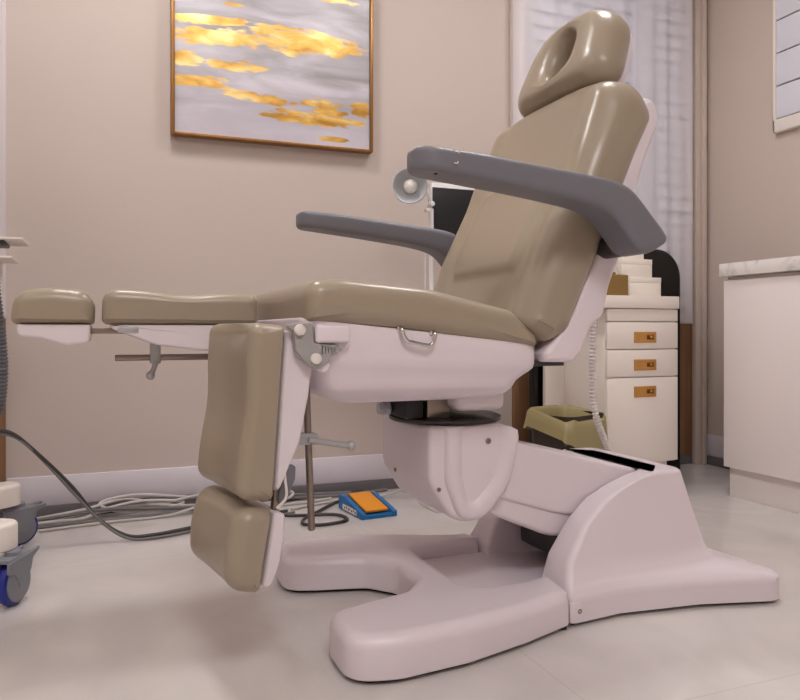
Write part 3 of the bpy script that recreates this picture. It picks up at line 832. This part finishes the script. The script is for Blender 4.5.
cable('floor_cable', [(-.30, 2.76, .006), (-.08, 2.77, .03), (.06, 2.80, .05), (.18, 2.78, .03), (.30, 2.765, .05), (.44, 2.79, .06), (.52, 2.80, .04), (.44, 2.77, .02), (.28, 2.76, .018), (.12, 2.775, .03), (-.02, 2.765, .02), (-.15, 2.76, .006)], .0055, CABLEW, 'white cable with loops standing up against the baseboard')
cable('floor_cable', [(-.34, 2.735, .006), (-.15, 2.745, .02), (0, 2.75, .03), (.15, 2.745, .022), (.32, 2.75, .012), (.48, 2.76, .03), (.66, 2.78, .02), (.9, 2.79, .007)], .0065, CABLEG, 'thick grey cable woven through the white loops at the baseboard')
cable('pedal_cable', [(.905, 2.62, .02), (.93, 2.67, .010), (.90, 2.70, .006), (.80, 2.66, .006), (.70, 2.55, .006), (.63, 2.47, .006), (.61, 2.40, .006), (.67, 2.37, .006), (.76, 2.40, .006), (.74, 2.48, .0075), (.62, 2.52, .006), (.52, 2.56, .006)], .0055, CABLEK, 'black cable looping on the floor beside the blue pedal')
cable('pedal_cable', [(.62, 2.62, .005), (.72, 2.66, .005), (.85, 2.69, .005), (.97, 2.69, .005), (1.06, 2.66, .03), (1.10, 2.62, .08)], .005, CABLEW, 'white cable rising from the floor behind the chair column')

# ================================================================== TROLLEY AT LEFT
tro = thing('equipment_trolley', 'white wheeled equipment trolley cut off at the left edge of the picture', 'trolley', (-.62, 2.2, 0))
def caster(x, y, ang, ztop):
    ax = Vector((math.cos(ang), math.sin(ang), 0)); fw_ = Vector((-ax.y, ax.x, 0))
    c = Vector((x, y, .054))
    bm = B(); lathe(bm, c - ax * .013, ax, [(.030, 0), (.046, .0), (.052, .003), (.054, .008), (.054, .018), (.052, .023), (.046, .026), (.030, .026)], 36)
    wh = obj('wheel', bm, TYRE, tro, label='blue caster wheel')
    bm = B()
    for s_ in (-1, 1): lathe(bm, c + ax * s_ * .0125, ax * s_, [(.045, 0), (.045, .004), (.041, .007), (.012, .009), (.010, .012), (.002, .012)], 32)
    obj('wheel_disc', bm, CASTG, wh, label='grey wheel disc')
    m4 = Matrix(((fw_.x, ax.x, 0, x), (fw_.y, ax.y, 0, y), (0, 0, 1, 0), (0, 0, 0, 1)))
    bm = B()
    pr = rpoly([(-.052, .080, .01), (-.050, .112, .006), (.030, .116, .006), (.075, .122, .006), (.072, .112, .006), (.046, .100, .01), (.038, .075, .02), (.016, .050, .01), (.004, .040, .008), (-.010, .052, .012), (-.03, .085, .02)], ds=.008, seg=5)
    slab(bm, pr, .016, .024, .003, mp=XZ, mat4=m4); slab(bm, pr, -.024, -.016, .003, mp=XZ, mat4=m4)
    box(bm, -.048, .044, -.020, .020, .109, .119, .003, m4=m4)
    cyl(bm, (x, y, .112), (x, y, ztop), .018, .002)
    obj('caster_fork', bm, CASTG, wh, label='grey caster fork with brake tab')
caster(-.205, 1.965, math.radians(-26), .130)
caster(-.245, 2.500, math.radians(-68), .130)
caster(-.95, 1.95, math.radians(20), .130)
caster(-.95, 2.50, math.radians(60), .130)
for (x, y) in ((-.200, 1.965), (-.245, 2.500), (-.95, 1.95), (-.95, 2.50)):
    d = Vector((x + .62, y - 2.2)); L = d.length; d /= L
    m4 = Matrix(((d.x, -d.y, 0, -.62), (d.y, d.x, 0, 2.2), (0, 0, 1, 0), (0, 0, 0, 1)))
    pr = rpoly([(0, -.07, .01), (L - .005, -.036, .03), (L - .005, .036, .03), (0, .07, .01)], ds=.02, seg=6)
    bm = B(); slab(bm, pr, .130, .195, .004, .012, mp=XY, mat4=m4); obj('base_leg', bm, TROLLEY, tro)
bm = B(); box(bm, -.90, -.34, 2.0, 2.42, .42, .60, .02, seg=3); box(bm, -.72, -.54, 2.1, 2.3, .19, .43, .02, seg=3); box(bm, -.84, -.355, 2.05, 2.40, .60, 1.5, .02, seg=3); obj('trolley_body', bm, TROLLEY, tro)
for (z_, e_) in ((.880, -.197), (.832, -.222)):
    bm = B(); box(bm, -.38, e_, 2.10, 2.28, z_, z_ + .005, .001); ty = obj('side_tray', bm, TROLLEY, tro, label='thin white side tray')
    bm = B(); box(bm, -.38, e_ - .045, 2.13, 2.25, z_ - .010, z_ + .0005, .002); obj('tray_bracket', bm, DGREY, ty)
bm = B(); tube(bm, [(-.345, 2.24, .90), (-.288, 2.22, .86), (-.276, 2.22, .75), (-.262, 2.22, .62), (-.259, 2.22, .52), (-.272, 2.22, .43), (-.32, 2.22, .36), (-.45, 2.22, .34)], .017, 14, 10, rib=(.010, .003)); obj('corrugated_hose', bm, HOSEG, tro, label='grey corrugated suction hose')
bm = B(); pr = rpoly([(-.35, .62, .01), (-.27, .66, .01), (-.262, .84, .02), (-.30, .90, .02), (-.35, .90, .01)], ds=.02, seg=5); slab(bm, pr, 2.25, 2.29, .004, mp=XZ); obj('side_cover', bm, TROLLEY, tro)

# ================================================================== LAMP, MONITOR STAND BEHIND THE CHAIR
st = thing('monitor_stand', 'slim white floor stand with a small shelf behind the chair', 'stand', (1.10, 2.45, 0))
bm = B(); cyl(bm, (1.095, 2.45, .02), (1.095, 2.45, 1.09), .0085, .002); cyl(bm, (1.075, 2.46, .02), (1.075, 2.46, .96), .003, .001, 10); obj('post', bm, LAMPW, st)
bm = B(); slab(bm, rpoly([(1.088, 2.39, .01), (1.34, 2.39, .03), (1.34, 2.56, .03), (1.088, 2.56, .01)], ds=.03), 0, .025, .003, .008, mp=XY); obj('stand_base', bm, LAMPW, st)
bm = B(); box(bm, 1.085, 1.36, 2.40, 2.56, .955, .972, .004); obj('shelf', bm, LAMPW, st)
mo = thing('monitor', 'black flat screen with pale edge standing on the white shelf behind the backrest', 'monitor', (1.22, 2.48, .972))
bm = B(); box(bm, 1.105, 1.345, 2.470, 2.495, .978, 1.19, .004); obj('screen_case', bm, LAMPW, mo)
bm = B(); box(bm, 1.108, 1.340, 2.466, 2.4705, .984, 1.172, .001); obj('screen', bm, SCREEN, mo)
bm = B(); box(bm, 1.17, 1.28, 2.44, 2.53, .972, .979, .002); obj('monitor_foot', bm, LAMPW, mo)
la_ = thing('magnifier_lamp', 'small round white work lamp with frosted bulb on a jointed arm', 'lamp', (1.10, 2.445, 1.09))
hc2 = Vector((.992, 2.40, 1.155)); ax = Vector((-.42, -.90, -.12)).normalized()
bm = B(); lathe(bm, hc2 - ax * .035, ax, [(.018, 0), (.030, .004), (.048, .018), (.059, .038), (.062, .050), (.060, .051), (.055, .040), (.044, .022), (.026, .010), (.002, .008)], 40); hd2 = obj('lamp_shade', bm, [LAMPIN], la_)
bm = B(); ball(bm, hc2 - ax * .012, .025); obj('bulb', bm, BULB, hd2)
bm = B(); lathe(bm, hc2 - ax * .037, ax, [(.019, 0), (.032, .004), (.050, .018), (.0605, .037), (.0640, .0505), (.0636, .052), (.0615, .050), (.0585, .037), (.048, .018), (.030, .002), (.012, .001)], 40); obj('shade_back', bm, LAMPW, hd2)
bm = B()
for dy in (-.008, .008): tube(bm, [(1.050, 2.435 + dy, 1.195), (1.070, 2.44 + dy, 1.16), (1.092, 2.448 + dy, 1.11)], .0048, 8, 4)
cyl(bm, (1.045, 2.42, 1.195), (1.045, 2.455, 1.195), .008); cyl(bm, (1.093, 2.432, 1.105), (1.093, 2.467, 1.105), .009); cyl(bm, (1.02, 2.425, 1.17), (1.05, 2.435, 1.195), .006)
cyl(bm, (1.068, 2.44, 1.08), (1.095, 2.45, 1.085), .007)
obj('lamp_arm', bm, LAMPW, la_)

# ================================================================== DESK, DRAWERS, MIRROR, BIN
mi_ = thing('floor_mirror', 'dark arched floor mirror in a thin black frame leaning behind the desk', 'mirror', (2.05, 2.69, 0))
oc = rpoly([(1.655, .004, .004), (2.449, .004, .004), (2.449, 1.015, .13), (1.655, 1.015, .13)], ds=.03, seg=12)
bm = B(); slab(bm, oc, 2.680, 2.698, .004, mp=XZ); obj('mirror_frame', bm, BLACK, mi_)
bm = B(); slab(bm, inset(oc, .012), 2.6785, 2.683, .0005, mp=XZ); obj('mirror_glass', bm, MIRROR, mi_)

dk = thing('desk', 'white desk with a thick top beside the arched mirror', 'desk', (1.93, 2.5, 0))
bm = B(); box(bm, 1.70, 2.135, 2.342, 2.668, .735, .784, .002); obj('desk_top', bm, WHITEL, dk)
bm = B(); box(bm, 1.700, 2.13, 2.640, 2.660, 0, .735, .001); obj('back_panel', bm, WHITEL, dk)
du = thing('drawer_unit', 'white drawer unit with three brass pull plates under the desk top', 'drawer unit', (1.96, 2.5, 0))
DX0, DX1, DY = 1.792, 2.133, 2.35
bm = B(); box(bm, DX0, DX1, DY + .016, 2.638, .125, .734, .001); obj('carcass', bm, WHITEL, du)
bm = B(); box(bm, DX0 + .004, DX1 - .015, DY + .045, 2.63, 0, .125, .001); obj('plinth', bm, WHITEL, du)
def front(n, z0, z1, handle):
    bm = B(); box(bm, DX0, DX1, DY, DY + .015, z0 + .002, z1 - .002, .0012); d_ = obj(n, bm, WHITEL, du)
    if handle:
        zc = handle; xc_ = 1.970
        bm = B(); hw, hh = .053, .0215
        box(bm, xc_ - hw, xc_ + hw, DY - .004, DY + .001, zc - hh, zc - hh + .013, .001); box(bm, xc_ - hw, xc_ + hw, DY - .004, DY + .001, zc + hh - .013, zc + hh, .001)
        box(bm, xc_ - hw, xc_ - hw + .016, DY - .004, DY + .001, zc - hh + .012, zc + hh - .012, .0005); box(bm, xc_ + hw - .012, xc_ + hw, DY - .004, DY + .001, zc - hh + .012, zc + hh - .012, .0005)
        box(bm, xc_ - .037, xc_ + .008, DY - .0025, DY + .001, zc - .009, zc + .009, .0005)
        obj('pull_plate', bm, GOLD, d_, label='brass pull plate')
        bm = B(); box(bm, xc_ - .002, xc_ + .041, DY - .0005, DY + .0005, zc - .009, zc + .009, 0); obj('pull_recess', bm, GOLDD, d_)
        bm = B(); lathe(bm, (xc_ + .028, DY, zc + .001), (0, -1, 0), [(.006, 0), (.006, .006), (.004, .008)], 14); obj('pull_knob', bm, GOLD, d_)
front('drawer_fascia', .682, .734, None); front('drawer', .574, .682, .621); front('drawer', .465, .574, .513); front('drawer', .128, .465, .408)
# things on the desk
bx = 'white boxes stacked in steps on the desk'
for (x0, x1, y0, y1, z0, z1, lab) in ((1.935, 2.095, 2.40, 2.55, .7845, .862, 'white box at the bottom of the stepped stack on the desk'),
                                      (1.91, 2.058, 2.41, 2.54, .8625, .935, 'white middle box of the stepped stack on the desk'),
                                      (1.915, 2.025, 2.42, 2.53, .9355, .985, 'smallest white box on top of the stepped stack')):
    t = thing('white_box', lab, 'box', ((x0 + x1) / 2, (y0 + y1) / 2, z0), bx)
    bm = B(); box(bm, x0 + .001, x1 - .001, y0 + .001, y1 - .001, z0, z1 - .022, .0015); obj('box_body', bm, PAPER, t)
    bm = B(); box(bm, x0 + .0005, x1 - .0005, y0 + .0005, y1 - .0005, z1 - .0218, z1, .001); obj('box_lid', bm, PAPER, t)
tb = thing('tissue_box', 'brass-coloured tissue holder with white tissues beside the white boxes', 'tissue box', (1.82, 2.41, .7845))
bm = B(); box(bm, 1.790, 1.90, 2.362, 2.398, .7845, .866, .003); box(bm, 1.765, 1.790, 2.375, 2.398, .7845, .862, .003); obj('holder', bm, GOLDBOX, tb)
bm = B(); cyl(bm, (1.845, 2.38, .865), (1.845, 2.38, .876), .007); obj('knob', bm, GOLDBOX, tb)
bm = B(); rnd = random.Random(2); rings = []
for k in range(7):
    h = k / 6; n = 28; rr = .042 * (1 - .55 * h * h) + .004
    rings.append([(1.850 + rr * 1.0 * math.cos(2 * PI * j / n) * (1 + .22 * math.sin(3 * 2 * PI * j / n + k)) , 2.425 + rr * .55 * math.sin(2 * PI * j / n) * (1 + .3 * math.sin(5 * 2 * PI * j / n + k * .6)), .7850 + .185 * h + .012 * h * math.sin(2 * 2 * PI * j / n)) for j in range(n)])
loft(bm, rings); obj('tissue', bm, TISSUE, tb)

bn = thing('waste_bin', 'dark brown waste bin lined with a yellow bag beside the drawer unit', 'bin', (1.60, 2.36, 0))
def sq(cx, cy, hx, hy, r, z, n=7, wob=0, rot=.35):
    pl = rpoly([(-hx, -hy, r), (hx, -hy, r), (hx, hy, r), (-hx, hy, r)], None, n)
    out = []
    for i, p in enumerate(pl):
        a = 2 * PI * i / len(pl)
        s_ = 1 + wob * (.5 * math.sin(5 * a + 1) + .5 * math.sin(9 * a))
        x, y = p.x * s_, p.y * s_
        out.append((cx + x * math.cos(rot) - y * math.sin(rot), cy + x * math.sin(rot) + y * math.cos(rot), z))
    return out
bm = B(); loft(bm, [sq(1.60, 2.34, .085, .075, .03, .002), sq(1.60, 2.34, .09, .08, .03, .01), sq(1.60, 2.34, .115, .10, .035, .34), sq(1.60, 2.34, .112, .097, .035, .34), sq(1.60, 2.34, .09, .08, .03, .03)]); obj('bin_body', bm, BIN, bn)
def bagring(hx, z, wob, droop):
    r = sq(1.60, 2.34, hx, hx * .88, .04, z, 7, wob)
    return [(x, y, z_ - .030 * sst(2.38, 2.24, y) * (z > .27) - droop * (.45 + .55 * math.sin(2 * PI * i / len(r) * 1 - 1.1)) - .004 * math.sin(5 * 2 * PI * i / len(r))) for i, (x, y, z_) in enumerate(r)]
bm = B(); loft(bm, [bagring(.075, .20, .08, .0), bagring(.095, .29, .05, .0), bagring(.112, .345, .02, .0), bagring(.117, .356, .02, .0), bagring(.123, .348, .02, .006), bagring(.127, .315, .03, .04), bagring(.131, .285, .05, .06)], False); obj('bin_bag', bm, BAG, bn, angle=180, label='yellow translucent bin bag')

cable_h = B(); tube(cable_h, [(1.487, 2.02, .70), (1.482, 2.02, .62), (1.478, 2.02, .52), (1.483, 2.02, .42), (1.50, 2.02, .35), (1.54, 2.04, .29), (1.58, 2.06, .22), (1.58, 2.07, .10), (1.56, 2.09, .016), (1.50, 2.12, .016)], .0118, 14, 10, rib=(.012, .0042))
o = obj('corrugated_hose', cable_h, HOSEW); tag(o, 'white corrugated hose hanging down in front of the white desk', 'hose')

# ================================================================== CABINET ON THE RIGHT
cb = thing('base_cabinet', 'white handleless base cabinet along the right wall under a marble top', 'cabinet', (2.48, 1.6, 0))
CX = 2.25
bm = B(); box(bm, CX + .019, XR - .02, .85, 2.226, .115, .856, .001); obj('carcass', bm, CABW, cb)
bm = B(); box(bm, CX + .026, XR - .02, .85, 2.223, 0, .115, .001); obj('plinth', bm, CABW, cb)
y = 2.228
for k in range(4):
    bm = B(); box(bm, CX, CX + .018, y - .348, y, .117, .842, .0015); obj('door', bm, CABW, cb); y -= .350
ct = B(); box(ct, CX - .018, XR - .001, .82, 2.234, .858, .908, .002); o = obj('countertop', ct, MARBLE); tag(o, 'white veined marble countertop on the right-hand cabinet', 'countertop')

# ================================================================== CAMERA, WORLD, VIEW
cam = bpy.data.cameras.new('camera'); co = bpy.data.objects.new('camera', cam); COL.objects.link(co)
co.location = (0, 0, .65); co.rotation_euler = (PI / 2, 0, -math.radians(21.66))
cam.sensor_width = 36; cam.lens = 740 / 800 * 36; cam.shift_y = -20 / 800; cam.clip_start = .02
S.camera = co
wd = bpy.data.worlds.new('world'); S.world = wd; wd.use_nodes = True
wd.node_tree.nodes['Background'].inputs[0].default_value = (.9, .9, 1, 1); wd.node_tree.nodes['Background'].inputs[1].default_value = .3
S.view_settings.view_transform = 'Standard'; S.view_settings.look = 'None'; S.view_settings.gamma = 1; S.view_settings.use_curve_mapping = False
S.view_settings.exposure = .12
S.cycles.use_denoising = True
S.cycles.max_bounces = 10; S.cycles.diffuse_bounces = 6; S.cycles.transparent_max_bounces = 12
